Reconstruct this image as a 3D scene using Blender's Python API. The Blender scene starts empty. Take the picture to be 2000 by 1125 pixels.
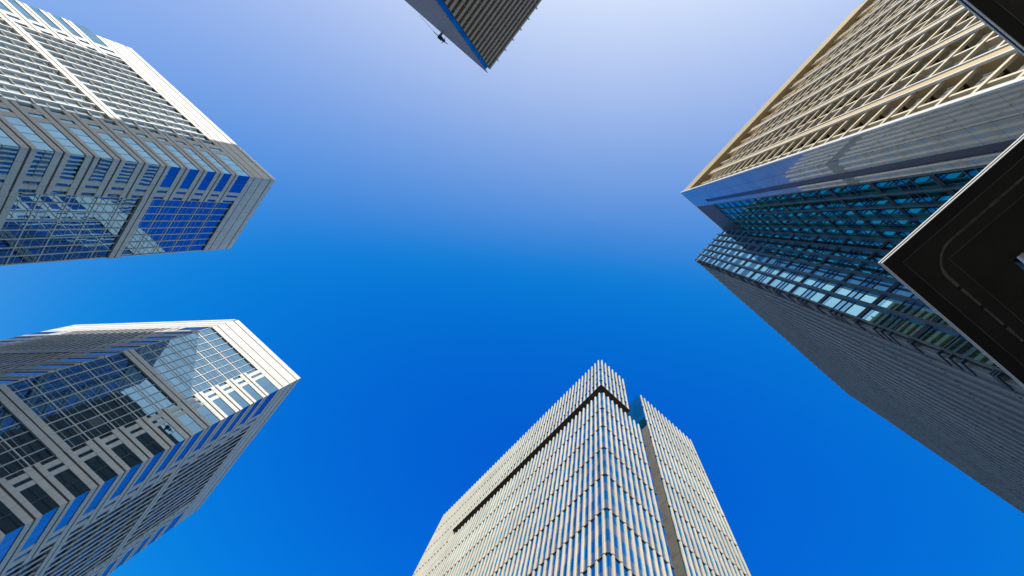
import bpy, math, random
from mathutils import Vector, Matrix
random.seed(7)
S = bpy.context.scene
COL = S.collection

# ------------------------------------------------------------------ camera
EYE = 1.6
CAMROT = Matrix(((-0.74319787, 0.66802926, -0.03733393),
                 (0.64358260, 0.72902601, 0.23307190),
                 (0.18291625, 0.14919107, -0.97174259)))
cd = bpy.data.cameras.new('camera')
cd.sensor_width = 36.0
cd.lens = 36.0 * 850.0 / 2000.0
cd.clip_end = 6000
cd.clip_start = 0.05
cam = bpy.data.objects.new('camera', cd)
COL.objects.link(cam)
cam.matrix_world = Matrix.Translation((0, 0, EYE)) @ CAMROT.to_4x4()
S.camera = cam

# ------------------------------------------------------------------ sky and sun
SUN_EL = math.radians(29.0)
SUN_AZ = math.atan2(0.593, 0.805)         # from +Y towards +X
w = bpy.data.worlds.new('World')
S.world = w
w.use_nodes = True
nt = w.node_tree
nt.nodes.clear()
out = nt.nodes.new('ShaderNodeOutputWorld')
bg = nt.nodes.new('ShaderNodeBackground')
sky = nt.nodes.new('ShaderNodeTexSky')
sky.sky_type = 'NISHITA'
sky.sun_disc = False
sky.sun_elevation = SUN_EL
sky.sun_rotation = SUN_AZ
sky.air_density = 1.0
sky.dust_density = 5.0
sky.ozone_density = 3.0
# the photograph's strongly saturated development of the sky: one tone curve per channel
BGS = 0.15
sep = nt.nodes.new('ShaderNodeSeparateColor')
com = nt.nodes.new('ShaderNodeCombineColor')
nt.links.new(sky.outputs[0], sep.inputs[0])
def wmath(op, a, b):
    n = nt.nodes.new('ShaderNodeMath'); n.operation = op
    nt.links.new(a, n.inputs[0]); n.inputs[1].default_value = b
    return n.outputs[0]


lg = [wmath('LOGARITHM', wmath('MAXIMUM', sep.outputs[ch], 0.02), math.e) for ch in range(3)]
for ch, k0, (i1, k1), (i2, k2) in ((0, 0.613, (0, 0.813), (2, -0.592)), (1, 0.974, (1, 1.528), (2, -1.406)), (2, 0.679, (2, -0.030), (1, 0.298))):
    sm = nt.nodes.new('ShaderNodeMath'); sm.operation = 'ADD'
    nt.links.new(wmath('MULTIPLY', lg[i1], k1), sm.inputs[0])
    nt.links.new(wmath('MULTIPLY', lg[i2], k2), sm.inputs[1])
    v = wmath('ADD', sm.outputs[0], k0)
    sq = nt.nodes.new('ShaderNodeMath'); sq.operation = 'SQRT'             # soft toe: (v + sqrt(v*v + e*e)) / 2
    nt.links.new(wmath('ADD', wmath('POWER', wmath('ABSOLUTE', v, 0.0), 2.0), 0.0005), sq.inputs[0])
    ad = nt.nodes.new('ShaderNodeMath'); ad.operation = 'ADD'
    nt.links.new(v, ad.inputs[0]); nt.links.new(sq.outputs[0], ad.inputs[1])
    v = wmath('MINIMUM', wmath('MULTIPLY', ad.outputs[0], 0.5), 1.1)
    nt.links.new(wmath('DIVIDE', v, BGS), com.inputs[ch])
nt.links.new(com.outputs[0], bg.inputs['Color'])
bg.inputs['Strength'].default_value = BGS
nt.links.new(bg.outputs[0], out.inputs[0])

sl = bpy.data.lights.new('sun', 'SUN')
sl.energy = 5.0
sl.angle = math.radians(0.5)
sl.color = (1.0, 0.95, 0.86)
sun = bpy.data.objects.new('sun', sl)
COL.objects.link(sun)
sdir = Vector((math.sin(SUN_AZ) * math.cos(SUN_EL), math.cos(SUN_AZ) * math.cos(SUN_EL), math.sin(SUN_EL)))
sun.rotation_euler = sdir.to_track_quat('Z', 'Y').to_euler()
sun.location = sdir * 400

S.view_settings.view_transform = 'Standard'
S.view_settings.look = 'None'
S.view_settings.exposure = 0.0
S.view_settings.gamma = 1.0
S.cycles.max_bounces = 10
S.cycles.glossy_bounces = 6
S.cycles.diffuse_bounces = 4


# ------------------------------------------------------------------ materials
def newmat(name):
    m = bpy.data.materials.new(name)
    m.use_nodes = True
    t = m.node_tree
    return m, t, t.nodes['Principled BSDF']


def noise_mix(t, scale, c1, c2, coord='Position', detail=4.0, stretch=None, lo=0.35, hi=0.65):
    g = t.nodes.new('ShaderNodeNewGeometry')
    src = g.outputs['Position']
    if stretch:
        mp = t.nodes.new('ShaderNodeMapping')
        mp.inputs['Scale'].default_value = stretch
        t.links.new(src, mp.inputs['Vector'])
        src = mp.outputs[0]
    n = t.nodes.new('ShaderNodeTexNoise')
    n.inputs['Scale'].default_value = scale
    n.inputs['Detail'].default_value = detail
    t.links.new(src, n.inputs['Vector'])
    r = t.nodes.new('ShaderNodeMapRange')
    r.inputs['From Min'].default_value = lo
    r.inputs['From Max'].default_value = hi
    t.links.new(n.outputs[0], r.inputs['Value'])
    mx = t.nodes.new('ShaderNodeMix')
    mx.data_type = 'RGBA'
    mx.inputs['A'].default_value = (*c1, 1)
    mx.inputs['B'].default_value = (*c2, 1)
    t.links.new(r.outputs[0], mx.inputs['Factor'])
    return mx


def island_vary(t, src, amt):
    """each panel a touch lighter or darker"""
    g = t.nodes.new('ShaderNodeNewGeometry')
    r = t.nodes.new('ShaderNodeMapRange')
    r.inputs['To Min'].default_value = 1 - amt
    r.inputs['To Max'].default_value = 1 + amt
    t.links.new(g.outputs['Random Per Island'], r.inputs['Value'])
    mx = t.nodes.new('ShaderNodeMix')
    mx.data_type = 'RGBA'
    mx.blend_type = 'MULTIPLY'
    mx.inputs['Factor'].default_value = 1
    t.links.new(src.outputs['Result'], mx.inputs['A'])
    t.links.new(r.outputs[0], mx.inputs['B'])
    return mx


def joints(t, src, sh, sz, axis='xy', width=0.03, dark=0.55):
    """fine dark joints between cladding panels: spacing sh along the wall, sz up it"""
    g = t.nodes.new('ShaderNodeNewGeometry')
    sp = t.nodes.new('ShaderNodeSeparateXYZ')
    t.links.new(g.outputs['Position'], sp.inputs[0])
    cur = None
    for comp, s in ((axis, sh), ('z', sz)):
        if not s:
            continue
        if comp == 'xy':
            a = t.nodes.new('ShaderNodeMath')
            a.operation = 'SUBTRACT'
            t.links.new(sp.outputs['X'], a.inputs[0])
            t.links.new(sp.outputs['Y'], a.inputs[1])
            v = a.outputs[0]
        else:
            v = sp.outputs[comp.upper()]
        f = t.nodes.new('ShaderNodeMath')
        f.operation = 'PINGPONG'
        f.inputs[1].default_value = s / 2
        t.links.new(v, f.inputs[0])
        l = t.nodes.new('ShaderNodeMath')
        l.operation = 'LESS_THAN'
        l.inputs[1].default_value = width
        t.links.new(f.outputs[0], l.inputs[0])
        if cur is None:
            cur = l.outputs[0]
        else:
            m = t.nodes.new('ShaderNodeMath')
            m.operation = 'MAXIMUM'
            t.links.new(cur, m.inputs[0])
            t.links.new(l.outputs[0], m.inputs[1])
            cur = m.outputs[0]
    mx = t.nodes.new('ShaderNodeMix')
    mx.data_type = 'RGBA'
    mx.blend_type = 'MULTIPLY'
    t.links.new(cur, mx.inputs['Factor'])
    t.links.new(src.outputs['Result'], mx.inputs['A'])
    mx.inputs['B'].default_value = (dark, dark, dark, 1)
    return mx


def stone(name, c1, c2, rough=0.6, scale=0.6, vary=0.06, jh=0, jz=0, axis='xy', coat=0.0, spec=0.5, jw=0.03, stretch=None):
    m, t, b = newmat(name)
    s = noise_mix(t, scale, c1, c2, stretch=stretch)
    if vary:
        s = island_vary(t, s, vary)
    if jh or jz:
        s = joints(t, s, jh, jz, axis, jw)
    t.links.new(s.outputs['Result'], b.inputs['Base Color'])
    b.inputs['Roughness'].default_value = rough
    b.inputs['Specular IOR Level'].default_value = spec
    if coat:
        b.inputs['Coat Weight'].default_value = coat
        b.inputs['Coat Roughness'].default_value = 0.02
    return m


def glass(name, tint, dark, tilt=0.004, rough=0.015, vary=0.25, blind=0.0, wave=0.004, coat=0.55):
    """coated curtain wall glass: dark body under a tinted mirror coat, every pane very slightly out of true"""
    m, t, b = newmat(name)
    g = t.nodes.new('ShaderNodeNewGeometry')
    wn = t.nodes.new('ShaderNodeTexWhiteNoise')
    wn.noise_dimensions = '1D'
    t.links.new(g.outputs['Random Per Island'], wn.inputs['W'])
    sb = t.nodes.new('ShaderNodeVectorMath')
    sb.operation = 'SUBTRACT'
    t.links.new(wn.outputs['Color'], sb.inputs[0])
    sb.inputs[1].default_value = (0.5, 0.5, 0.5)
    sc = t.nodes.new('ShaderNodeVectorMath')
    sc.operation = 'SCALE'
    sc.inputs['Scale'].default_value = tilt
    t.links.new(sb.outputs[0], sc.inputs[0])
    nz = t.nodes.new('ShaderNodeTexNoise')
    nz.inputs['Scale'].default_value = 0.35
    nz.inputs['Detail'].default_value = 1.0
    t.links.new(g.outputs['Position'], nz.inputs['Vector'])
    s2 = t.nodes.new('ShaderNodeVectorMath')
    s2.operation = 'SUBTRACT'
    t.links.new(nz.outputs['Color'], s2.inputs[0])
    s2.inputs[1].default_value = (0.5, 0.5, 0.5)
    s3 = t.nodes.new('ShaderNodeVectorMath')
    s3.operation = 'SCALE'
    s3.inputs['Scale'].default_value = wave
    t.links.new(s2.outputs[0], s3.inputs[0])
    ad = t.nodes.new('ShaderNodeVectorMath')
    ad.operation = 'ADD'
    t.links.new(sc.outputs[0], ad.inputs[0])
    t.links.new(s3.outputs[0], ad.inputs[1])
    a2 = t.nodes.new('ShaderNodeVectorMath')
    a2.operation = 'ADD'
    t.links.new(g.outputs['Normal'], a2.inputs[0])
    t.links.new(ad.outputs[0], a2.inputs[1])
    nm = t.nodes.new('ShaderNodeVectorMath')
    nm.operation = 'NORMALIZE'
    t.links.new(a2.outputs[0], nm.inputs[0])
    gl = t.nodes.new('ShaderNodeBsdfGlossy')
    gl.inputs['Roughness'].default_value = rough
    t.links.new(nm.outputs[0], gl.inputs['Normal'])
    r = t.nodes.new('ShaderNodeMapRange')
    r.inputs['To Min'].default_value = 1 - vary
    r.inputs['To Max'].default_value = 1 + vary * 0.4
    t.links.new(wn.outputs['Value'], r.inputs['Value'])
    mx = t.nodes.new('ShaderNodeMix')
    mx.data_type = 'RGBA'
    mx.blend_type = 'MULTIPLY'
    mx.inputs['Factor'].default_value = 1
    mx.inputs['A'].default_value = (*tint, 1)
    t.links.new(r.outputs[0], mx.inputs['B'])
    t.links.new(mx.outputs['Result'], gl.inputs['Color'])
    df = t.nodes.new('ShaderNodeBsdfDiffuse')
    df.inputs['Color'].default_value = (*dark, 1)
    if blind:
        gt = t.nodes.new('ShaderNodeMath')
        gt.operation = 'GREATER_THAN'
        gt.inputs[1].default_value = 1 - blind
        t.links.new(g.outputs['Random Per Island'], gt.inputs[0])
        mb = t.nodes.new('ShaderNodeMix')
        mb.data_type = 'RGBA'
        mb.inputs['A'].default_value = (*dark, 1)
        mb.inputs['B'].default_value = (0.22, 0.23, 0.22, 1)
        t.links.new(gt.outputs[0], mb.inputs['Factor'])
        t.links.new(mb.outputs['Result'], df.inputs['Color'])
    lw = t.nodes.new('ShaderNodeLayerWeight')
    lw.inputs['Blend'].default_value = 0.35
    t.links.new(nm.outputs[0], lw.inputs['Normal'])
    mr = t.nodes.new('ShaderNodeMapRange')
    mr.inputs['To Min'].default_value = coat
    mr.inputs['To Max'].default_value = 1.0
    t.links.new(lw.outputs['Facing'], mr.inputs['Value'])
    ms = t.nodes.new('ShaderNodeMixShader')
    t.links.new(mr.outputs[0], ms.inputs['Fac'])
    t.links.new(df.outputs[0], ms.inputs[1])
    t.links.new(gl.outputs[0], ms.inputs[2])
    t.links.new(ms.outputs[0], t.nodes['Material Output'].inputs['Surface'])
    return m


def metal(name, c, rough=0.4, metallic=0.6):
    m, t, b = newmat(name)
    s = noise_mix(t, 1.5, tuple(x * 0.92 for x in c), tuple(min(1, x * 1.08) for x in c))
    t.links.new(s.outputs['Result'], b.inputs['Base Color'])
    b.inputs['Roughness'].default_value = rough
    b.inputs['Metallic'].default_value = metallic
    return m


M = {}
M['cream'] = stone('cream stone cladding', (0.60, 0.59, 0.56), (0.66, 0.65, 0.615), 0.55, 0.3, 0.03)
M['creamjoint'] = stone('cream stone panels', (0.60, 0.59, 0.56), (0.66, 0.65, 0.615), 0.55, 0.3, 0.03, jh=2.6, jz=0, jw=0.035)
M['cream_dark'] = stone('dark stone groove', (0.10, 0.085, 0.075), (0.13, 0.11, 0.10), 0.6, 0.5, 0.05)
M['white_fin'] = stone('white coated aluminium fin', (0.66, 0.65, 0.62), (0.70, 0.69, 0.66), 0.4, 0.8, 0.03)
M['blueglass'] = glass('blue coated glass', (0.24, 0.45, 0.67), (0.006, 0.032, 0.06), blind=0.03, vary=0.12)
M['shadeside_glass'] = glass('shaded side glass', (0.20, 0.27, 0.34), (0.015, 0.018, 0.022))  # same tower glass, the darkness of the shaded faces put into its tint
M['sunside_glass'] = glass('sunlit side glass', (0.80, 0.90, 1.0), (0.10, 0.11, 0.12))  # same tower glass, the brightness of the sunlit face put into its tint
M['darkglass'] = glass('deep blue glass', (0.34, 0.50, 0.64), (0.004, 0.016, 0.03), tilt=0.02, blind=0.03)
M['beige'] = stone('beige ribbed stone', (0.44, 0.395, 0.32), (0.52, 0.47, 0.385), 0.7, 0.06, 0.06)
M['beige_dark'] = stone('brown bronze joint bar', (0.13, 0.11, 0.10), (0.16, 0.135, 0.125), 0.5, 1.0, 0.05)
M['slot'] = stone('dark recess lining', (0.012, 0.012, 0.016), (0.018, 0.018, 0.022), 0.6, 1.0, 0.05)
M['ribglass'] = glass('clear blue glass', (0.13, 0.52, 0.82), (0.0, 0.06, 0.14))
M['flank'] = stone('dark grey flank panel', (0.12, 0.115, 0.105), (0.15, 0.145, 0.13), 0.6, 0.4, 0.08)
M['navy'] = stone('navy blue strip', (0.010, 0.020, 0.045), (0.014, 0.026, 0.055), 0.35, 0.4, 0.05)
M['spandrelglass'] = glass('grey spandrel glass', (0.50, 0.56, 0.62), (0.16, 0.17, 0.175))
M['tan'] = stone('tan precast concrete', (0.58, 0.43, 0.22), (0.64, 0.48, 0.26), 0.7, 0.5, 0.04)
M['tan_mid'] = stone('darker tan parapet', (0.40, 0.325, 0.185), (0.46, 0.375, 0.22), 0.75, 0.6, 0.05)  # a darker tan than the pilasters
M['tan_pale'] = stone('pale tan precast edge', (0.70, 0.62, 0.46), (0.74, 0.66, 0.50), 0.6, 0.8, 0.03)
M['white'] = stone('white painted metal', (0.76, 0.75, 0.71), (0.80, 0.79, 0.75), 0.4, 1.0, 0.02)
M['louvre'] = stone('bronze louvre slat', (0.030, 0.026, 0.024), (0.045, 0.038, 0.034), 0.55, 1.5, 0.1)
M['soffit'] = stone('grey green soffit board', (0.44, 0.44, 0.35), (0.49, 0.49, 0.40), 0.7, 0.7, 0.06)
M['officeglass'] = glass('office glass', (0.46, 0.54, 0.52), (0.02, 0.03, 0.028))
M['granite'] = stone('polished grey granite', (0.34, 0.325, 0.265), (0.44, 0.42, 0.35), 0.25, 0.35, 0.05, jh=3.1, jz=1.1, axis='x', coat=1.0, jw=0.018)
M['brown'] = stone('brown metal screen', (0.10, 0.075, 0.055), (0.12, 0.09, 0.07), 0.5, 1.2, 0.05)
M['tealglass'] = glass('teal curtain glass', (0.47, 0.86, 0.84), (0.01, 0.055, 0.065), tilt=0.003, wave=0.003, vary=0.06, coat=0.85)
M['tealspandrel'] = glass('blue teal spandrel glass', (0.24, 0.52, 0.68), (0.01, 0.03, 0.05), tilt=0.003, wave=0.003, vary=0.06, coat=0.85)
M['finmetal'] = metal('dark blue grey fin', (0.09, 0.125, 0.15), 0.45, 0.15)
M['flankglass'] = glass('deep teal flank glass', (0.06, 0.42, 0.56), (0.0, 0.04, 0.06))
M['tealdeep'] = glass('deep teal glass', (0.30, 0.84, 0.62), (0.0, 0.05, 0.05), vary=0.08, coat=0.85)
M['tealdeep_spandrel'] = glass('deep teal spandrel glass', (0.16, 0.48, 0.48), (0.0, 0.03, 0.04), vary=0.08, coat=0.85)
M['shingle'] = stone('grey shingled stone', (0.125, 0.135, 0.14), (0.215, 0.225, 0.22), 0.65, 0.12, 0.10)
M['shingle_edge'] = stone('pale grey stone edge', (0.27, 0.29, 0.29), (0.32, 0.34, 0.34), 0.6, 0.4, 0.05)
M['rib'] = stone('warm grey louvre panel', (0.42, 0.27, 0.15), (0.47, 0.305, 0.175), 0.5, 0.5, 0.06)
M['ribdark'] = stone('shadowed louvre backing', (0.075, 0.07, 0.078), (0.09, 0.085, 0.092), 0.5, 0.5, 0.05)  # shade in the gaps between ribs put into this dark colour
M['smoothgrey'] = stone('smooth warm grey panel', (0.30, 0.145, 0.065), (0.33, 0.165, 0.075), 0.5, 0.3, 0.04)
M['deepblue'] = glass('saturated blue notch glass', (0.16, 0.42, 0.55), (0.0, 0.012, 0.04))
M['roof'] = stone('flat roof gravel', (0.25, 0.25, 0.24), (0.32, 0.31, 0.30), 0.9, 1.0, 0)
M['canopy'] = stone('dark bronze soffit panel', (0.024, 0.022, 0.0185), (0.034, 0.031, 0.026), 0.55, 2.5, 0.05, jh=1.5, axis='x', jw=0.006)
M['canopy_edge'] = stone('dark canopy edge', (0.010, 0.0095, 0.010), (0.013, 0.012, 0.013), 0.6, 2.0, 0)
M['trim'] = metal('bright aluminium trim', (0.82, 0.82, 0.84), 0.3, 0.7)
M['track'] = stone('pale green grey light track', (0.09, 0.097, 0.08), (0.15, 0.16, 0.135), 0.5, 3.0, 0.35)
M['trackdark'] = stone('black track gap', (0.008, 0.008, 0.007), (0.012, 0.012, 0.011), 0.5, 3.0, 0)
M['teal_metal'] = metal('teal painted crane steel', (0.03, 0.16, 0.20), 0.4, 0.2)
M['black_metal'] = metal('dark crane steel', (0.03, 0.035, 0.05), 0.5, 0.3)
M['paving'] = stone('granite paving', (0.075, 0.07, 0.065), (0.11, 0.105, 0.10), 0.7, 0.8, 0, jh=0.9, jz=0, axis='x', jw=0.01)


# ------------------------------------------------------------------ mesh builder
class MB:
    def __init__(self):
        self.v = []
        self.f = []

    def quad(self, a, b, c, d):
        n = len(self.v)
        self.v += [a, b, c, d]
        self.f.append((n, n + 1, n + 2, n + 3))

    def prism(self, poly, z0, z1, caps=True):
        """vertical prism over a counter-clockwise polygon"""
        n = len(self.v)
        k = len(poly)
        self.v += [(x, y, z0) for x, y in poly] + [(x, y, z1) for x, y in poly]
        for i in range(k):
            j = (i + 1) % k
            self.f.append((n + i, n + j, n + k + j, n + k + i))
        if caps:
            self.f.append(tuple(n + i for i in range(k))[::-1])
            self.f.append(tuple(n + k + i for i in range(k)))

    def abox(self, x0, x1, y0, y1, z0, z1):
        self.prism([(x0, y0), (x1, y0), (x1, y1), (x0, y1)], z0, z1)

    def bar(self, p, q, r, seg=6):
        p = Vector(p); q = Vector(q)
        d = (q - p).normalized()
        a = d.orthogonal().normalized(); b = d.cross(a)
        n = len(self.v)
        for c in (p, q):
            for i in range(seg):
                t = 2 * math.pi * i / seg
                self.v.append(tuple(c + r * (math.cos(t) * a + math.sin(t) * b)))
        for i in range(seg):
            j = (i + 1) % seg
            self.f.append((n + i, n + j, n + seg + j, n + seg + i))
        self.f.append(tuple(n + i for i in range(seg))[::-1])
        self.f.append(tuple(n + seg + i for i in range(seg)))

    def add(self, m):
        n = len(self.v)
        self.v += m.v
        self.f += [tuple(a + n for a in f) for f in m.f]

    def build(self, name, mat, parent=None):
        me = bpy.data.meshes.new(name)
        off = Vector(parent_world(parent))
        me.from_pydata([tuple(Vector(v) - off) for v in self.v], [], self.f)
        me.materials.append(M[mat])
        me.update()
        o = bpy.data.objects.new(name, me)
        COL.objects.link(o)
        if parent:
            o.parent = parent
        return o


def parent_world(p):
    v = Vector((0, 0, 0))
    while p is not None:
        v = v + p.location
        p = p.parent
    return v


def tag(o, label=None, cat=None, group=None, kind=None):
    if label: o['label'] = label
    if cat: o['category'] = cat
    if group: o['group'] = group
    if kind: o['kind'] = kind
    return o


def empty(name, loc, label, cat, group=None):
    o = bpy.data.objects.new(name, None)
    o.location = loc
    o.empty_display_size = 2
    COL.objects.link(o)
    return tag(o, label, cat, group)


CI = CAMROT.transposed()


def img_area(verts):
    """how large a piece shows in the picture (0 when outside it)"""
    xs = []; ys = []
    for v in verts:
        c = CI @ (Vector(v) - Vector((0, 0, EYE)))
        if c.z > -0.5:
            return 0.0
        xs.append(max(-1050, min(1050, 850 * c.x / -c.z)))
        ys.append(max(-600, min(600, 850 * c.y / -c.z)))
    if max(xs) <= -1000 or min(xs) >= 1000 or max(ys) <= -563 or min(ys) >= 563:
        return 0.0
    return (max(xs) - min(xs) + 1) * (max(ys) - min(ys) + 1)


def many(name, mbs, mat, parent, limit=100, sub=None):
    """repeated parts: the ones that show largest each a mesh of their own, the rest one 'stuff' mesh;
    sub = (name, list of builders, material): one sub-part for each"""
    ix = [i for i, m in enumerate(mbs) if m.f]
    sc = [(img_area(mbs[i].v), i) for i in ix]
    seen = sorted([x for x in sc if x[0] > 0], reverse=True)
    keep = set(i for _, i in seen[:limit])
    rest = MB(); rest_sub = MB()
    for i in ix:
        m = mbs[i]
        if i in keep:
            o = m.build(name, mat, parent)
            for m1 in (sub[1][i] if sub else []):
                m1.build(sub[0], sub[2], o)
        else:
            rest.add(m)
            for m1 in (sub[1][i] if sub else []):
                rest_sub.add(m1)
    if rest.f:
        o = tag(rest.build(name, mat, parent), kind='stuff')
        if rest_sub.f:
            tag(rest_sub.build(sub[0], sub[2], o), kind='stuff')


class Face:
    """a vertical facade plane: s along it, z up, n outwards"""

    def __init__(self, p, d, n, zo=0.0):
        self.zo = zo
        self.p = Vector((p[0], p[1], 0)); self.d = Vector((d[0], d[1], 0)); self.n = Vector((n[0], n[1], 0))

    def P(self, s, z, n):
        q = self.p + s * self.d + n * self.n
        return (q.x, q.y, z)

    def box(self, mb, s0, s1, z0, z1, n0, n1):
        c = [self.P(s0, 0, n0), self.P(s1, 0, n0), self.P(s1, 0, n1), self.P(s0, 0, n1)]
        poly = [(a[0], a[1]) for a in c]
        ar = sum(poly[i][0] * poly[(i + 1) % 4][1] - poly[(i + 1) % 4][0] * poly[i][1] for i in range(4))
        if ar < 0:
            poly.reverse()
        mb.prism(poly, z0 + self.zo, z1 + self.zo)

    def profile(self, mb, pts, z0, z1):
        """prism whose plan section is given in (s, n)"""
        poly = [self.P(s, 0, n)[:2] for s, n in pts]
        k = len(poly)
        ar = sum(poly[i][0] * poly[(i + 1) % k][1] - poly[(i + 1) % k][0] * poly[i][1] for i in range(k))
        if ar < 0:
            poly.reverse()
        mb.prism(poly, z0 + self.zo, z1 + self.zo)

    def pane(self, mb, s0, s1, z0, z1, n):
        a, b, c, d = self.P(s0, z0, n), self.P(s1, z0, n), self.P(s1, z1, n), self.P(s0, z1, n)
        nn = (Vector(b) - Vector(a)).cross(Vector(d) - Vector(a))
        if nn.dot(self.n) < 0:
            a, b, c, d = b, a, d, c
        mb.quad(a, b, c, d)


# ------------------------------------------------------------------ ground
g = MB()
g.quad((-2500, -2500, 0), (2500, -2500, 0), (2500, 2500, 0), (-2500, 2500, 0))
tag(g.build('ground', 'paving'), kind='structure')


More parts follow.
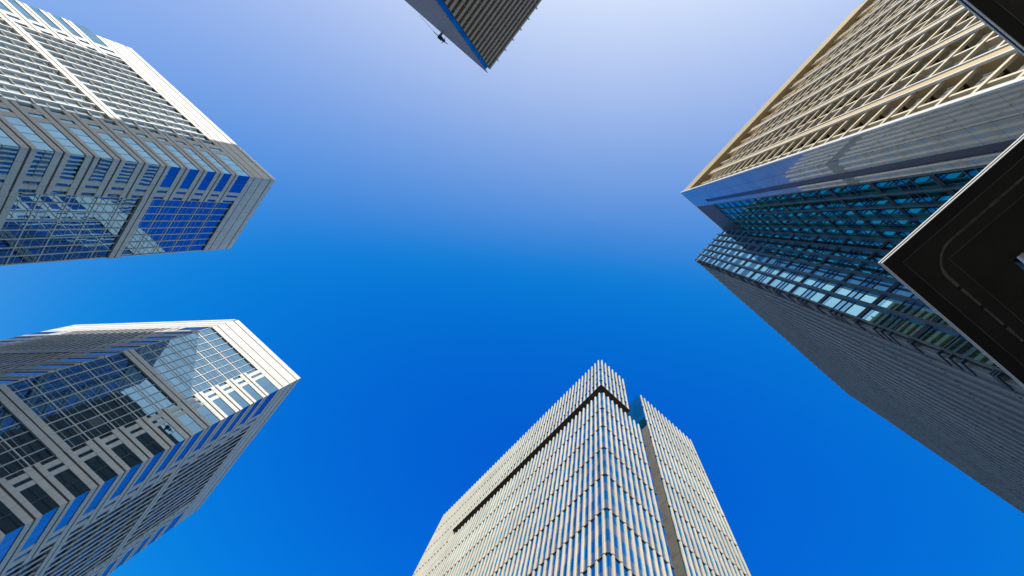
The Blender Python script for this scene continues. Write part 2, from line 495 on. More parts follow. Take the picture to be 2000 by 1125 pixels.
# ------------------------------------------------------------------ the twin cream towers on the left
def twin_tower(name, label, H, plan, faces, corner_edges):
    HB = H
    Z = lambda h: EYE + h * HB
    FLH = 0.0408
    cx = sum(p[0] for p in plan) / len(plan); cy = sum(p[1] for p in plan) / len(plan)
    root = empty(name, (cx * H, cy * H, 0), label, 'tower', 'twin cream office towers')
    # core set back behind the cladding
    core = MB()
    c = Vector((cx * H, cy * H))
    ins = []
    k = len(plan)
    pts = [Vector((p[0] * H, p[1] * H)) for p in plan]
    for i in range(k):
        a, b, d = pts[i - 1], pts[i], pts[(i + 1) % k]
        e1 = (b - a).normalized(); e2 = (d - b).normalized()
        n1 = Vector((-e1.y, e1.x)); n2 = Vector((-e2.y, e2.x))   # inward for CCW
        bis = (n1 + n2); bis /= bis.length
        ins.append(b + bis * (0.9 / max(0.3, bis.dot(n1))))
    core.prism([tuple(p) for p in ins], 0, Z(0.985))
    core.build('core_wall', 'cream_dark', root)
    fins = []; trans = []; bands = []; spand = []; wins = []; mull = []; paras = []; infill = []; glz = MB(); glz2 = MB(); glz3 = MB(); groove = MB()
    zf = lambda j: Z(0.916 - FLH * j)
    NF = 22
    for (p, d, n, L, b0, b1, fsp, tall, parL, tr, zo) in faces:
        # tr: how far the pieces of this face start behind those of the face that turns the corner; zo: hair of height between them
        F = Face((p[0] * H, p[1] * H), d, n, zo)
        L *= H; b0 *= H; b1 *= H; parL *= H
        pp = MB()
        F.box(pp, tr, parL, Z(0.918), Z(0.932), -0.9, 0.0)
        F.box(pp, tr, parL, Z(0.9345), Z(0.957), -0.9, 0.0)
        F.box(pp, tr, parL, Z(0.959), Z(0.984), -0.9, 0.02)
        F.box(pp, tr * 1.5 - 0.1, parL - 0.3, Z(0.986), Z(1.0), -1.3, 0.12)
        paras.append(pp)
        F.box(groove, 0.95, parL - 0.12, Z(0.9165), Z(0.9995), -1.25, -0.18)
        s0, s1 = max(b0, 0.0), L - b1
        GD = (-0.52 if d[0] == 1 else -0.80) if tall else -0.42           # how deep the glass lies
        nfin = max(2, round((s1 - s0) / (fsp * H)))
        st = (s1 - s0) / nfin
        for j in range(NF):
            zt = zf(j) if j else Z(0.9165)
            zb = zf(j + 1)
            cuts = [0, 0.14, 0.45, 0.86, 1.0] if not tall else [0, 0.5, 1.0]
            for i in range(nfin):
                for q in range(len(cuts) - 1):
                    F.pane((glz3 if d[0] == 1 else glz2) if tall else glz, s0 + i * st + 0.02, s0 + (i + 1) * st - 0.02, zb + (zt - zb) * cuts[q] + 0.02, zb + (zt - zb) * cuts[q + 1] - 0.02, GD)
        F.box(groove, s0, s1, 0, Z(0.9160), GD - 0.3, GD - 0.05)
        for i in range(nfin + 1):
            tops = [Z(0.9165)] + [zf(5 * q) - 0.011 * H for q in range(1, 5)]
            bots = [zf(5 * q) + 0.011 * H for q in range(1, 5)] + [0]
            for zt, zb in zip(tops, bots):
                fb = MB()
                if tall:
                    c = min(max(s0 + i * st, s0 + 0.25), s1 - 0.25)
                    if d[0] != 1:        # free-standing blades in front of the glass
                        F.box(fb, c - 0.23, c + 0.23, zb, zt, -0.17, 0.05)
                        fins.append(fb)
                        continue
                    F.profile(fb, [(c - 0.21, GD), (c - 0.16, 0.05), (c + 0.16, 0.05), (c + 0.21, GD)], zb, zt)
                else:
                    c = min(max(s0 + i * st, s0 + 0.09), s1 - 0.09)
                    F.box(fb, c - 0.065, c + 0.065, zb, zt, GD, -0.20)
                fins.append(fb)
        for j in range(0, NF):
            zz = zf(j)
            if j % 5 == 0 and j:
                bb = MB()
                F.box(bb, s0, s1, zz - 0.0105 * H, zz - 0.0012 * H, -0.95, 0.14)
                F.box(bb, s0, s1, zz + 0.0012 * H, zz + 0.0105 * H, -0.95, 0.14)
                bands.append(bb)
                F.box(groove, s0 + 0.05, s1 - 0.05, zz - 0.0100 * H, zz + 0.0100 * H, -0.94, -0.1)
            elif j:
                if tall:
                    for i in range(nfin):
                        for dz, dep in ((0.0, -0.18), (0.5, -0.40)) if d[0] == 1 else ((0.0, -0.18),):
                            tb = MB()
                            z5 = zz + dz * FLH * H
                            F.box(tb, s0 + i * st + 0.2, s0 + (i + 1) * st - 0.2, z5 - 0.05, z5 + 0.05, GD, dep)
                            trans.append(tb)
                else:
                    for (k5, hh, dep) in ((0.0, 0.12, -0.32), (0.19, 0.03, -0.36), (-0.55, 0.03, -0.36), (-0.14, 0.03, -0.36)):
                        tb = MB()
                        z5 = zz + k5 * HB * FLH
                        F.box(tb, s0, s1, z5 - hh, z5 + hh, GD - 0.02, dep)
                        trans.append(tb)
        # corner bays: stone spandrels with a groove, glass turning the corner, small windows beside it
        for (bs, be, sgn) in ((0.0, b0, 1), (L, L - b1, -1)):
            bw = abs(be - bs)
            if bw < 0.01:
                continue
            A = lambda t: bs + sgn * bw * t
            tt = tr / bw if sgn == 1 else 0.0

            def bx(mb, t0, t1, z0, z1, n0, n1):
                a, b = A(t0), A(t1)
                F.box(mb, min(a, b), max(a, b), z0, z1, n0, n1)

            def pn(mb, t0, t1, z0, z1, n):
                a, b = A(t0), A(t1)
                F.pane(mb, min(a, b), max(a, b), z0, z1, n)
            g0 = 0.10 / bw
            for j in range(0, NF + 1):
                zc = zf(j)
                sm = MB()
                if j:
                    bx(sm, tt, 1.0, zc + 0.0022 * H, zc + 0.0094 * H, -0.9, 0.0)
                    bx(sm, tt, 1.0, zc - 0.0106 * H, zc - 0.0012 * H, -0.9, 0.03)
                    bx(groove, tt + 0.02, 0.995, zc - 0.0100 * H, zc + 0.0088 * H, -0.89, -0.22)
                    spand.append(sm)
                zt = zc - 0.0106 * H
                zb = zf(j + 1) + 0.0094 * H
                if j == 0:
                    zt = Z(0.918)
                wb = MB(); mm = []
                e = 0.62
                ss = [g0 + (e - g0) * q / (4 if tall else 2) for q in range(5 if tall else 3)]
                for q in range(len(ss) - 1):
                    pn(wb, ss[q], ss[q + 1] - 0.002, zb, zt, -0.10)
                for q in ss[1:-1]:
                    m1 = MB()
                    bx(m1, q - 0.004, q + 0.004, zb, zt, -0.5, -0.085)
                    mm.append(m1)
                wins.append(wb); mull.append(mm)
                for t0, t1, nn in ((0.72, 0.80, -0.2), (0.91, 0.985, -0.35)):
                    w2 = MB()
                    pn(w2, t0, t1, zb, zt, nn)
                    wins.append(w2); mull.append([])
                zm = (zt + zb) / 2
                for (t0, t1) in ((e, 0.72), (0.80, 0.91)):
                    im = MB()
                    bx(im, t0, t1, zb, zm - 0.02, -0.9, -0.03)
                    bx(im, t0, t1, zm + 0.02, zt, -0.9, -0.03)
                    infill.append(im)
    for i, pb in enumerate(paras):
        pb.build('parapet', 'creamjoint', root)
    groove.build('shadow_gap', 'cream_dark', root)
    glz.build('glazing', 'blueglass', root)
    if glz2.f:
        glz2.build('glazing', 'shadeside_glass', root)
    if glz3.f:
        glz3.build('glazing', 'sunside_glass', root)
    many('fin', fins, 'white_fin', root)
    many('transom', trans, 'white_fin', root)
    many('floor_band', bands, 'creamjoint', root)
    many('spandrel', spand, 'creamjoint', root)
    many('window', wins, 'blueglass', root, 100, ('mullion', mull, 'cream_dark'))
    many('infill_panel', infill, 'cream', root)
    rf = MB()
    rf.prism([tuple(p) for p in ins], Z(0.985), Z(0.988))
    rf.build('roof', 'roof', root)
    return root


q = math.sqrt(0.5)
HA = 126.0
# plan polygons counter-clockwise
planA = [(0.668, -0.442), (0.668, -0.675), (1.05, -1.057), (1.21, -1.057), (1.21, -0.442)]
twin_tower('office_tower', 'cream tower at the upper left, sunlit fins above a dark mirror-glass side',
           HA, planA,
           [((0.668, -0.442), (1, 0), (0, 1), 0.542, 0.123, 0.122, 0.0242, True, 0.515, 0.0, 0.0),
            ((0.668, -0.442), (0, -1), (-1, 0), 0.233, 0.081, 0.0, 0.0185, False, 0.233, 0.9, 0.003)], None)
planB = [(0.306, -0.818), (0.306, -1.40), (0.941, -1.40), (0.941, -1.218), (0.541, -0.818)]
twin_tower('office_tower', 'cream tower at the lower left, white parapet in sun and glass half shaded',
           HA, planB,
           [((0.306, -0.818), (1, 0), (0, 1), 0.235, 0.08, 0.0, 0.0185, False, 0.235, 0.0, 0.0),
            ((0.306, -0.818), (0, -1), (-1, 0), 0.582, 0.15, 0.13, 0.0242, True, 0.582, 0.9, 0.003),
            ((0.541, -0.818), (q, -q), (q, q), 0.565, 0.13, 0.13, 0.0242, True, 0.565, 0.38, 0.006)], None)


# ------------------------------------------------------------------ beige ribbed tower at the bottom
def ribbed_tower():
    H = 238.0
    m_ = H / 100.0                       # sizes below are for a hundred metre tower
    Z = lambda h: EYE + h * H
    root = empty('ribbed_tower', (-0.37 * H, -0.5 * H, 0), 'beige tower at the bottom edge in sawtooth stone ribs with a dark slot', 'tower')
    W = 0.0108 * H
    UL, VR = -0.2265 * H, -0.2265 * H       # glass planes (left face looks +X, right face looks +Y)
    fins = []; glz = MB(); spn = MB(); bars = []
    LF = Face((UL, VR), (0, -1), (1, 0))
    RF = Face((UL, VR), (-1, 0), (0, 1))
    TICK = 0.068 * H
    zt0 = Z(0.80)

    def fin(F, s, ztop, zbot, tick0):
        mb = MB()
        a, b = s - 0.15 * m_, s + 0.15 * m_
        z1 = ztop
        z = tick0
        segs = []
        while z > zbot:
            if z < z1 - 0.4 * m_:
                segs.append((z + 0.06 * m_, z1))
                z1 = z - 0.09 * m_
            z -= TICK
        segs.append((zbot, z1))
        for z0, z1 in segs:
            F.profile(mb, [(a, 0.0), (a + 0.03 * m_, 0.18 * m_), (s - 0.025 * m_, 0.20 * m_), (s + 0.0, 0.13 * m_), (s + 0.025 * m_, 0.20 * m_), (b - 0.03 * m_, 0.18 * m_), (b, 0.0)], z0, z1)
        fins.append(mb)

    def skin(F, s0, s1, z0, z1, off=0.0):
        n = max(1, round((s1 - s0) / W))
        st = (s1 - s0) / n
        z = zt0
        while z < z1:
            z += TICK
        rows = []
        while z > z0:
            q4 = TICK / 4
            for r in range(4):
                a, b = z - (r + 1) * q4, z - r * q4
                a2, b2 = max(a, z0), min(b, z1)
                if b2 > a2 + 0.05:
                    rows.append((a2, b2, r % 2))
            z -= TICK
        for i in range(n):
            for a, b, k in rows:
                F.pane(spn if k else glz, s0 + i * st + 0.01, s0 + (i + 1) * st - 0.01, a + 0.02, b - 0.02, 0.0)
        return rows

    def tickbars(F, s0, s1, z0, z1):
        z = zt0
        while z < z1:
            z += TICK
        while z > z0:
            if z < z1 - 0.3:
                mb = MB()
                F.box(mb, s0, s1, z - 0.075 * m_, z + 0.045 * m_, -0.3, 0.12 * m_)
                bars.append(mb)
            z -= TICK

    def area(F, s0, s1, z0, z1):
        skin(F, s0, s1, z0, z1)
        tickbars(F, s0, s1, z0, z1)
        s = s0 + 0.5 * W
        while s < s1:
            fin(F, s, z1 + 0.35 * m_, z0 + 0.15 * m_, zt0)
            s += W
    LEN = 0.606 * H
    SLOT = 0.475 * H
    ztop = Z(1.0)
    zs = Z(0.835)
    # left face: upper block, lower block, the end that runs through
    area(LF, 0, SLOT, zs, ztop)
    area(LF, 0, SLOT, 0, zt0)
    area(LF, SLOT, LEN, 0, ztop)
    # right face: upper block, lower block, right-hand block
    area(RF, 0, 0.075 * H, zs, ztop)
    area(RF, 0, 0.1000 * H, 0, zt0)
    area(RF, 0.121 * H, 0.284 * H, 0, ztop)
    # body
    x0 = UL; y0 = VR
    body = MB()
    body.abox(x0 - 0.284 * H, x0 - 0.121 * H - 0.02, y0 - LEN, y0 - 0.3, 0, ztop - 0.3)
    body.abox(x0 - 0.1000 * H, x0 - 0.3, y0 - LEN, y0 - 0.3, 0, zt0 - 0.05)
    body.abox(x0 - 0.075 * H, x0 - 0.3, y0 - LEN, y0 - 0.3, zs + 0.02, ztop - 0.3)
    body.abox(x0 - 0.1209 * H, x0 - 0.1001 * H, y0 - LEN, y0 - 5.0 * m_, 0, zt0 - 1)
    body.build('core_wall', 'beige', root)
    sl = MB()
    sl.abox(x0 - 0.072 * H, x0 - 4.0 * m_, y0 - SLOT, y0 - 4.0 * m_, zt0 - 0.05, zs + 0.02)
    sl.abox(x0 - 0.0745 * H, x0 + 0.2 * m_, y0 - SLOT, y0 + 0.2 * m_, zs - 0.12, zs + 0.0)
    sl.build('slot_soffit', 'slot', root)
    en = MB()
    en.abox(x0 - 5 * m_, x0 + 0.2 * m_, y0 - SLOT - 0.35 * m_, y0 - SLOT - 0.05, zt0, zs)
    en.build('slot_end_wall', 'beige', root)
    glz.build('glazing', 'ribglass', root)
    spn.build('spandrel_panel', 'spandrelglass', root)
    many('rib', fins, 'beige', root)
    many('joint_bar', bars, 'beige_dark', root)
    # blue glass flank above the gap and dark grey panels below it
    sg = MB()
    SF = Face((x0 - 0.121 * H, y0), (0, -1), (1, 0))
    for j in range(8):
        a = Z(0.845 + 0.0193 * j)
        for i in range(3):
            SF.pane(sg, 0.05 + i * 2.6 * m_, 0.05 + (i + 1) * 2.6 * m_ - 0.05, a + 0.03, a + 0.0193 * H - 0.03, 0.06)
    sg.build('flank_glazing', 'flankglass', root)
    sw = MB()
    for j in range(20):
        a = Z(0.845 - 0.034 * (j + 1))
        if a < 0:
            break
        SF.box(sw, 0.0, 6.0 * m_, a + 0.05, a + 0.034 * H - 0.05, -0.4, 0.04)
    sw.build('flank_wall', 'flank', root)
    return root


ribbed_tower()


# ------------------------------------------------------------------ tan grid block with the polished granite end (right, upper)
HE = 68.0


def rowmb(rows, q2):
    """the builder of the storey being made: rows 0, 2, 3 of a storey are spandrels, rows 1 and 4 vision glass"""
    return rows[{0: -3, 2: -2, 3: -1, 1: -2, 4: -1}[q2]]


def grid_tower():
    H = HE
    Z = lambda h: EYE + h * H
    root = empty('grid_tower', (-30, 40, 0), 'tan office block at the upper right, deep sunlit window grid and polished granite end', 'tower')
    XE, YE = -0.098 * H, 0.164 * H
    F = Face((XE - 0.45, YE), (0, 1), (1, 0))
    L = 0.85 * H
    body = MB()
    body.abox(-0.55 * H, XE - 2.1, YE + 0.6, YE + L, 0, Z(0.99))
    body.build('core_wall', 'soffit', root)
    PIT = 0.05 * H
    ROW = 0.026 * H
    top = Z(0.862)
    head = Z(0.930)
    nb = int(L / PIT) + 1
    par = MB()
    F.box(par, 0.15, 0.441 * H, head, Z(1.0), -2.6, 0.45)
    par.build('parapet', 'tan_mid', root)
    gp = MB()
    F.box(gp, 0.442 * H, L, head, Z(0.998), -0.3, 0.40)
    gp.build('glass_parapet', 'tealglass', root)
    att = MB()
    F.box(att, 0.15, L, top, head - 0.01, -2.2, -1.30)
    att.build('attic_wall', 'tan', root)
    pil = []; edg = []; mid = []; slabs = []; lou = []; led = []; soff = []; glz = MB()
    for i in range(1, nb):
        sc = i * PIT
        m = MB()
        F.box(m, sc - 0.24, sc + 0.24, 0, head - 0.02, -1.5, -0.02)
        pil.append(m)
        e = []
        for a0, a1 in ((-0.33, -0.245), (0.245, 0.33)):
            m = MB()
            F.box(m, sc + a0, sc + a1, 0, head - 0.03, -0.10, 0.03)
            e.append(m)
        edg.append(e)
    for i in range(nb):
        m = MB()
        sc = i * PIT + PIT / 2
        F.box(m, sc - 0.06, sc + 0.06, 0, head - 0.05, -0.85, -0.14)
        mid.append(m)
    nr = int((top - 6) / ROW)
    for j in range(nr):
        z = top - j * ROW
        m = MB()
        F.box(m, 0.1, L, z - 0.10, z + 0.10, -0.22, -0.09)
        slabs.append(m)
        if j % 2 == 0:
            mm = MB()
            F.box(mm, 0.1, L, z - 0.16, z + 0.10, -1.49, -1.10)
            soff.append(mm)
        for i in range(nb):
            for half in (0, 1):
                s0 = i * PIT + half * PIT / 2
                m = MB(); e = []
                a = s0 + (0.40 if half == 0 else 0.12)
                b = a + 0.60 * (PIT / 2 - 0.5)
                zz = z - ROW + 0.16
                for q2 in range(6):
                    nn = -0.26 - q2 * 0.125
                    F.box(m, a, b, zz, zz + 0.75, nn - 0.085, nn)
                    if q2 % 2 == 0:
                        m1 = MB()  # pale bar in the slat gap, painting the brightness seen there
                        F.box(m1, a + 0.02, b - 0.15, zz - 0.03, zz + 0.05, nn - 0.118, nn - 0.089)
                        e.append(m1)
                F.box(m, b - 0.06, b, zz - 0.04, zz + 0.85, -1.02, -0.24)
                F.box(m, (a + b) / 2 - 0.03, (a + b) / 2 + 0.03, zz - 0.05, zz + 0.7, -1.02, -0.26)
                lou.append(m); led.append(e)
                F.pane(glz, s0 + 0.05, s0 + PIT / 2 - 0.05, z - ROW + 0.03, z - 0.03, -1.45)
    many('pilaster', pil, 'tan', root, 100, ('edge_fin', edg, 'white'))
    many('mullion', mid, 'tan_pale', root)
    many('floor_rail', slabs, 'tan_pale', root)
    many('floor_soffit', soff, 'soffit', root)
    many('louvre', lou, 'louvre', root, 100, ('bright_gap_bar', led, 'tan_pale'))
    glz.build('glazing', 'officeglass', root)
    # polished end wall (looks -Y)
    G = Face((XE, YE), (-1, 0), (0, -1))
    gw = MB()
    seam = 0.0165 * H
    slot0, slot1, gend = 0.030 * H, 0.0368 * H, 0.0445 * H
    zsl = Z(0.886)
    G.box(gw, 0.0, seam - 0.015, 0, Z(1.0), -0.14, 0.0)
    G.box(gw, seam + 0.015, slot0, 0, Z(1.0), -0.14, 0.0)
    G.box(gw, slot1, gend, 0, Z(1.0), -0.14, 0.0)
    G.box(gw, slot0, slot1, zsl, Z(1.0), -0.14, 0.0)
    gw.build('granite_wall', 'granite', root)
    st = MB()
    G.box(st, slot0, slot1, 0, zsl, -0.3, -0.06)
    st.build('window_strip', 'navy', root)
    tr = MB()
    G.box(tr, -0.09, -0.002, 0, Z(1.001), -0.15, 0.04)
    G.box(tr, 0.0, gend + 5.2, Z(1.0005), Z(1.004), -0.2, 0.03)
    tr.build('corner_trim', 'white', root)
    # recessed curtain wall beside it, under a brown screen
    GEND = 0.1194 * H
    fn = []; ft = []
    zg = Z(0.877)
    sc = MB()
    G.box(sc, gend, GEND, zg, Z(1.0), -0.6, -0.05)
    sc.build('screen', 'brown', root)
    FL = 0.0652 * H
    n = 5
    stp = (GEND - gend) / n
    cutz = [0.0, 0.15, 0.42, 0.56, 0.70, 1.0]
    cw = []; cw2 = []
    for j in range(16):
        z1 = Z(0.93) - j * FL
        cw2 += [MB() for _ in range(3)]
        cw += [MB() for _ in range(2)]
        for i in range(n):
            for q2, (c0, c1) in enumerate(zip(cutz[:-1], cutz[1:])):
                a, b = z1 - c1 * FL, min(z1 - c0 * FL, zg)
                if b > a + 0.1:
                    G.pane(rowmb(cw2 if q2 in (0, 2, 3) else cw, q2), gend + i * stp + 0.02, gend + (i + 1) * stp - 0.02, a + 0.02, b - 0.02, -0.12)
        for dz in (0, 0.14, 0.28, 0.42 * FL, 0.56 * FL, 0.70 * FL):
            if z1 - dz < zg:
                m = MB()
                G.box(m, gend, GEND, z1 - dz - 0.03, z1 - dz + 0.03, -0.11, -0.10 if dz > 0.3 else -0.085)
                ft.append(m)
    for i in range(n + 1):
        m = MB()
        G.box(m, gend + i * stp - 0.05, gend + i * stp + 0.05, 0, zg, -0.11, 0.02)
        fn.append(m)
    many('vision_glass', cw, 'tealdeep', root)
    many('spandrel_glass', cw2, 'tealdeep_spandrel', root)
    many('glass_fin', fn, 'finmetal', root)
    many('sun_blade', ft, 'finmetal', root)
    rf = MB()
    rf.abox(-0.55 * H, XE - 0.5, YE + 0.5, YE + L, Z(0.99), Z(0.992))
    rf.build('roof', 'roof', root)
    return root


grid_tower()


# ------------------------------------------------------------------ grey shingled tower with the teal curtain wall (right, lower)
def shingled_tower():
    H = HE
    Z = lambda h: EYE + h * H
    root = empty('shingled_tower', (-30, 9, 0), 'dark grey tower at the right, shingled stone side and teal glass corner', 'tower')
    XG = -0.2174 * H
    V0, V1 = 0.0825 * H, 0.164 * H
    YL = 0.0795 * H
    FL = 0.0652 * H
    G = Face((XG, V0), (0, 1), (1, 0))
    body = MB()
    body.abox(-0.652 * H, XG - 0.3, YL + 0.45, V1 - 0.02, 0, Z(0.995))
    body.build('core_wall', 'shingle', root)
    gz = []; fins = []; blades = []
    n = 6
    st = (V1 - V0) / n
    cutz = [0.0, 0.15, 0.42, 0.56, 0.70, 1.0]
    gz2 = []
    z0 = Z(1.0)
    for j in range(17):
        z1 = z0 - 0.01 * H - j * FL
        gz2 += [MB() for _ in range(3)]
        gz += [MB() for _ in range(2)]
        for i in range(n):
            for q2, (c0, c1) in enumerate(zip(cutz[:-1], cutz[1:])):
                a, b = max(0.1, z1 - c1 * FL), z1 - c0 * FL
                if b > a + 0.1:
                    G.pane(rowmb(gz2 if q2 in (0, 2, 3) else gz, q2), i * st + 0.02, (i + 1) * st - 0.02, a + 0.02, b - 0.02, 0.0)
        for dz in (0, 0.13, 0.26, 0.42 * FL, 0.56 * FL, 0.70 * FL):
            z = z1 - dz
            if z < 0.3:
                continue
            m = MB()
            G.box(m, -0.02, V1 - V0, z - 0.035, z + 0.035, 0.0, 0.06 if dz < 0.3 else 0.035)
            # the blade turns the corner on to the stone
            m.abox(XG - 0.78, XG + 0.04, YL - 0.08, YL - 0.01, z - 0.03, z + 0.03)
            m.abox(XG - 0.1, XG + 0.04, YL - 0.01, V0 - 0.01, z - 0.03, z + 0.03)
            blades.append(m)
    for i in range(n):
        m = MB()
        G.box(m, (i + 1) * st - 0.09, (i + 1) * st + 0.09, 0, z0 + 0.35, 0.0, 0.20)
        fins.append(m)
    m = MB()
    G.box(m, -0.05, 0.03, 0, z0, 0.0, 0.12)
    fins.append(m)
    many('vision_glass', gz, 'tealglass', root)
    many('spandrel_glass', gz2, 'tealspandrel', root)
    many('glass_fin', fins, 'finmetal', root)
    many('sun_blade', blades, 'finmetal', root)
    # shingles: each strip of stone tilts out and overlaps the next
    Sf = Face((-0.2215 * H, YL), (-1, 0), (0, -1))
    W = 0.0127 * H
    strips = []; clips = []; noses = []
    k = int((0.652 - 0.2215) / 0.0127) + 1
    for i in range(k):
        mb = MB()
        zz = z0 + 0.1
        zoff = (i * 0.618 % 1.0) * 0
        s = i * W
        prof = [(s, -0.5), (s, 0.0), (s + W - 0.02, -0.09), (s + W - 0.02, -0.5)]
        nb_ = MB()
        Sf.box(nb_, s - 0.012, s + 0.075, 0, z0 + 0.1, -0.15, 0.02)
        noses.append(nb_)
        step = FL / 2
        zt = zz
        j = 0
        while zt > 0.5:
            zb = max(0, zt - step)
            Sf.profile(mb, prof, zb + 0.012, zt - 0.012)
            zt -= step
            j += 1
        strips.append(mb)
        for j in range(16):
            z = z0 - 0.01 * H - j * FL
            c = MB()
            Sf.box(c, s - 0.014, s + W * 0.3, z - 0.035, z + 0.02, -0.25, 0.022)
            clips.append(c)
    many('stone_strip', strips, 'shingle', root)
    many('edge_bead', noses, 'shingle_edge', root)
    many('joint_bar', clips, 'finmetal', root)
    cp = MB()
    Sf.box(cp, 0.2, 0.4305 * H, z0 - 0.2, z0 + 0.02, -0.9, -0.32)
    cp.build('coping', 'shingle', root)
    rf = MB()
    rf.abox(-0.65 * H, XG - 0.35, YL + 0.5, V1, Z(0.995), Z(0.997))
    rf.build('roof', 'roof', root)
    return root


shingled_tower()


# ------------------------------------------------------------------ warm grey tower at the top
HD = 175.0


def louvred_tower():
    H = HD
    Z = lambda h: EYE + h * H
    X0, Y0 = 0.395 * H, 0.0875 * H
    YR = 0.0975 * H
    XE, YEn = 153.5, 51.0
    root = empty('louvred_tower', (95, 45, 0), 'warm grey tower at the top edge, close ribs and a blue glass corner strip', 'tower')
    body = MB()
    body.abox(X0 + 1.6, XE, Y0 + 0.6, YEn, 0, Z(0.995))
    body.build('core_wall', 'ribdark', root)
    FLR = 0.0195 * H
    R = Face((X0, YR), (0, 1), (-1, 0))
    Lf = Face((X0, Y0), (1, 0), (0, -1))
    ribs = []; lines = []; posts = []
    n = 52
    LR = YEn - YR
    LL = XE - X0
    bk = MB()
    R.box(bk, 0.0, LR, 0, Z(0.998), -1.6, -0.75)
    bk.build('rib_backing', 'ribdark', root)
    for j in range(n):
        z = Z(0.999) - j * FLR
        if z < 2:
            break
        m = MB()
        a = [R.P(0, z, 0.0), R.P(LR, z, 0.0), R.P(LR, z - 0.62 * FLR, 0.0), R.P(0, z - 0.62 * FLR, 0.0)]
        R.box(m, 0.0, LR, z - 0.48 * FLR, z, -0.76, 0.0)
        ribs.append(m)
        m = MB()
        Lf.box(m, 0.0, LL, z - FLR + 0.30, z, -0.25, 0.0)
        lines.append(m)
    for i in range(16):
        m = MB()
        s = 4.3 + i * 4.55
        if s < LR:
            R.box(m, s - 0.06, s + 0.06, 0, Z(1.0), -0.74, 0.035)
            posts.append(m)
    many('rib', ribs, 'rib', root)
    many('wall_panel', lines, 'smoothgrey', root)
    many('guide_rail', posts, 'smoothgrey', root)
    lug = []
    for i in range(15):
        m = MB()
        s = 4.3 + i * 4.55
        R.box(m, s - 0.18, s + 0.18, Z(0.997), Z(1.0025), -0.3, 0.55)
        lug.append(m)
    many('roof_lug', lug, 'white', root)
    gl = MB()
    N = Face((X0 + 0.4, Y0 + 0.26), (0, 1), (-1, 0))
    for j in range(n):
        z = Z(0.985) - j * FLR
        if z - FLR < 0:
            break
        N.pane(gl, 0.0, YR - Y0 - 0.42, z - FLR + 0.02, z - 0.02, 0.0)
    gl.build('notch_glazing', 'deepblue', root)
    jm = MB()
    jm.abox(X0 - 0.02, X0 + 1.6, YR - 0.16, YR - 0.01, 0, Z(1.0))
    jm.build('notch_jamb', 'finmetal', root)
    rf = MB()
    rf.abox(X0 + 1.7, XE - 0.2, Y0 + 0.7, YEn - 0.2, Z(0.995), Z(0.997))
    rf.build('roof', 'roof', root)
    return root


louvred_tower()


# maintenance crane leaning over the roof edge of the louvred tower
def crane():
    H = HD
    z = EYE + H
    x = 0.532 * H
    y = 0.0875 * H
    k = 1.0
    root = empty('roof_crane', (x, y, z), 'small teal crane hanging over the roof edge of the warm grey tower', 'crane')
    m = MB(); m.bar((x + 0.4 * k, y + 3.0 * k, z - 0.1), (x + 0.2 * k, y - 1.4 * k, z + 0.5), 0.5 * k, 8)
    m.build('boom', 'teal_metal', root)
    m = MB(); m.abox(x - 0.5 * k, x + 1.1 * k, y + 2.0 * k, y + 5 * k, z - 0.6, z + 1.4 * k)
    m.build('carriage', 'teal_metal', root)
    m = MB(); m.bar((x + 3.4 * k, y - 1.5 * k, z + 0.5), (x - 3.9 * k, y - 1.6 * k, z + 0.5), 0.2 * k, 8)
    m.build('spreader_bar', 'black_metal', root)
    m = MB(); m.abox(x - 0.9 * k, x + 0.8 * k, y - 2.3 * k, y - 0.9 * k, z + 0.1, z + 1.2 * k)
    m.build('winch', 'black_metal', root)
    m = MB(); m.abox(x - 2.4 * k, x - 1.4 * k, y - 2.1 * k, y - 1.1 * k, z + 0.2, z + 0.9 * k)
    m.build('cradle_hook', 'teal_metal', root)
    m = MB(); m.bar((x - 1.9 * k, y - 2.9 * k, z + 0.5), (x - 1.9 * k, y - 0.4 * k, z + 0.5), 0.13 * k, 6)
    m.build('cross_arm', 'black_metal', root)
    m = MB(); m.bar((x + 3.2 * k, y - 1.5 * k, z + 0.5), (x + 12 * k, y - 0.4 * k, z + 0.3), 0.05, 5)
    m.build('cable', 'black_metal', root)


crane()


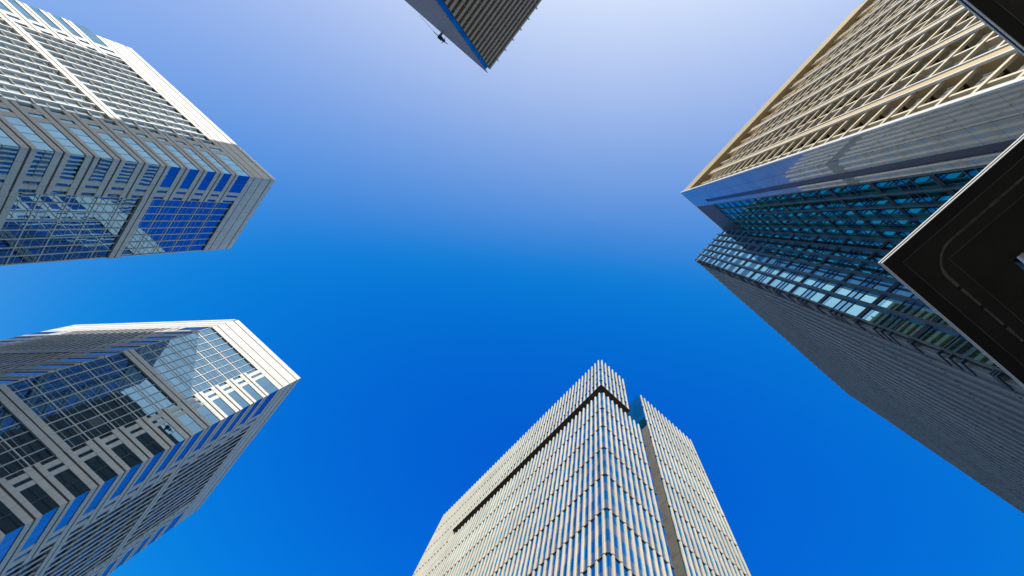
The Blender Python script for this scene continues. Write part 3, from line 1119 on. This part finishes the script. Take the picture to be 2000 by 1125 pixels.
# ------------------------------------------------------------------ dark entrance canopy close overhead on the right
def canopy():
    K = 6.0
    zb = EYE + K
    root = empty('canopy', (-6, 6, zb), 'dark bronze entrance canopy close overhead at the right edge with bright rims', 'canopy')
    a0, b0, c0 = -0.483 * K, 0.306 * K, 0.7225 * K
    XW, XL, YF = 3.5, -16.0, 10.4
    E_ = 0

    def ring(mb, d0, d1, z0, z1):
        """band of the canopy between insets d0 and d1 from its L-shaped edge"""
        d0 *= K; d1 *= K
        mb.abox(a0 - d1, a0 - d0, b0 + d0, c0 + d1, z0, z1)                  # edge looking +X
        mb.abox(XL, a0 - d1, b0 + d0, b0 + d1, z0, z1)                       # edge looking -Y
        mb.abox(a0 - d0, XW, c0 + d0, c0 + d1, z0, z1)                       # inner edge looking -Y
    m = MB(); ring(m, 0.008, 0.0335, zb, zb + 0.07); m.build('fascia', 'canopy_edge', root)
    m = MB(); ring(m, 0.0336, 0.1000, zb + 0.14, zb + 0.22); m.build('outer_soffit', 'canopy', root)
    m = MB()
    d = 0.1000 * K
    # inner soffit around the skylight opening
    hx0, hx1, hy0, hy1 = -8.0, -0.651 * (K + 0.30), 0.464 * (K + 0.30), 0.75 * K
    z0, z1 = zb + 0.30, zb + 0.38
    m.abox(hx1, a0 - d, b0 + d, YF, z0, z1)
    m.abox(XL, hx0, b0 + d, YF, z0, z1)
    m.abox(hx0, hx1, b0 + d, hy0, z0, z1)
    m.abox(hx0, hx1, hy1, YF, z0, z1)
    m.abox(a0 - d, XW, c0 + d, YF, z0, z1)
    m.build('inner_soffit', 'canopy', root)
    # bright rims: two thin tubes along the edge
    t1 = MB(); t2 = MB()
    ring(t1, 0.0066, 0.0079, zb + 0.050, zb + 0.073)
    ring(t2, 0.0066, 0.0079, zb - 0.002, zb + 0.020)
    t1.build('rim', 'white', root)
    t2.build('rim', 'white', root)
    m = MB(); ring(m, 0.0322, 0.0334, zb - 0.004, zb + 0.01); m.build('step_trim', 'track', root)
    m = MB(); ring(m, 0.0987, 0.0999, zb + 0.136, zb + 0.15); m.build('step_trim', 'track', root)
    # curved light track let into the outer soffit
    zt = zb + 0.13
    segs = []; gaps = []
    dc = 0.073 * K
    rad = 0.055 * K
    path = []
    x1, y1 = a0 - dc, b0 + dc
    N1 = 60
    for i in range(N1):
        path.append(Vector((x1, c0 + dc - (c0 + dc - (y1 + rad)) * i / (N1 - 1))))
    for i in range(1, 14):
        t = math.pi / 2 * i / 14
        path.append(Vector((x1 - rad + rad * math.cos(t), y1 + rad - rad * math.sin(t))))
    for i in range(N1):
        path.append(Vector((x1 - rad - i * 0.05, y1)))
    hw = 0.013
    run = 0
    rnd = random.Random(3)
    i = 0
    while i < len(path) - 2:
        ln = rnd.choice((2, 3, 4, 5))
        dark = rnd.random() < 0.28
        if dark:
            ln = 1
        m = MB()
        wv = hw * (1.5 if (not dark and rnd.random() < 0.25) else 1.0)
        for q2 in range(i, min(i + ln, len(path) - 1)):
            a, b = path[q2], path[q2 + 1]
            tdir = (b - a).normalized(); nrm = Vector((-tdir.y, tdir.x)) * wv
            m.prism([tuple(a - nrm), tuple(b - nrm), tuple(b + nrm), tuple(a + nrm)] if True else [], zt, zt + 0.03)
        (gaps if dark else segs).append(m)
        i += ln
    many('track_light', segs, 'track', root)
    many('track_gap', gaps, 'trackdark', root)
    # skylight glazing bars over the opening
    m = MB()
    for i in range(6):
        y = hy0 + 0.10 + i * 0.22
        m.abox(hx0, hx1, y, y + 0.05, z1 - 0.05, z1 + 0.02)
    m.build('skylight_bar', 'white', root)
    m = MB()
    for x in (-15.0, -9.0):
        m.bar((x, 9.6, 0), (x, 9.6, zb + 0.3), 0.3, 16)
    m.build('column', 'canopy_edge', root)


canopy()
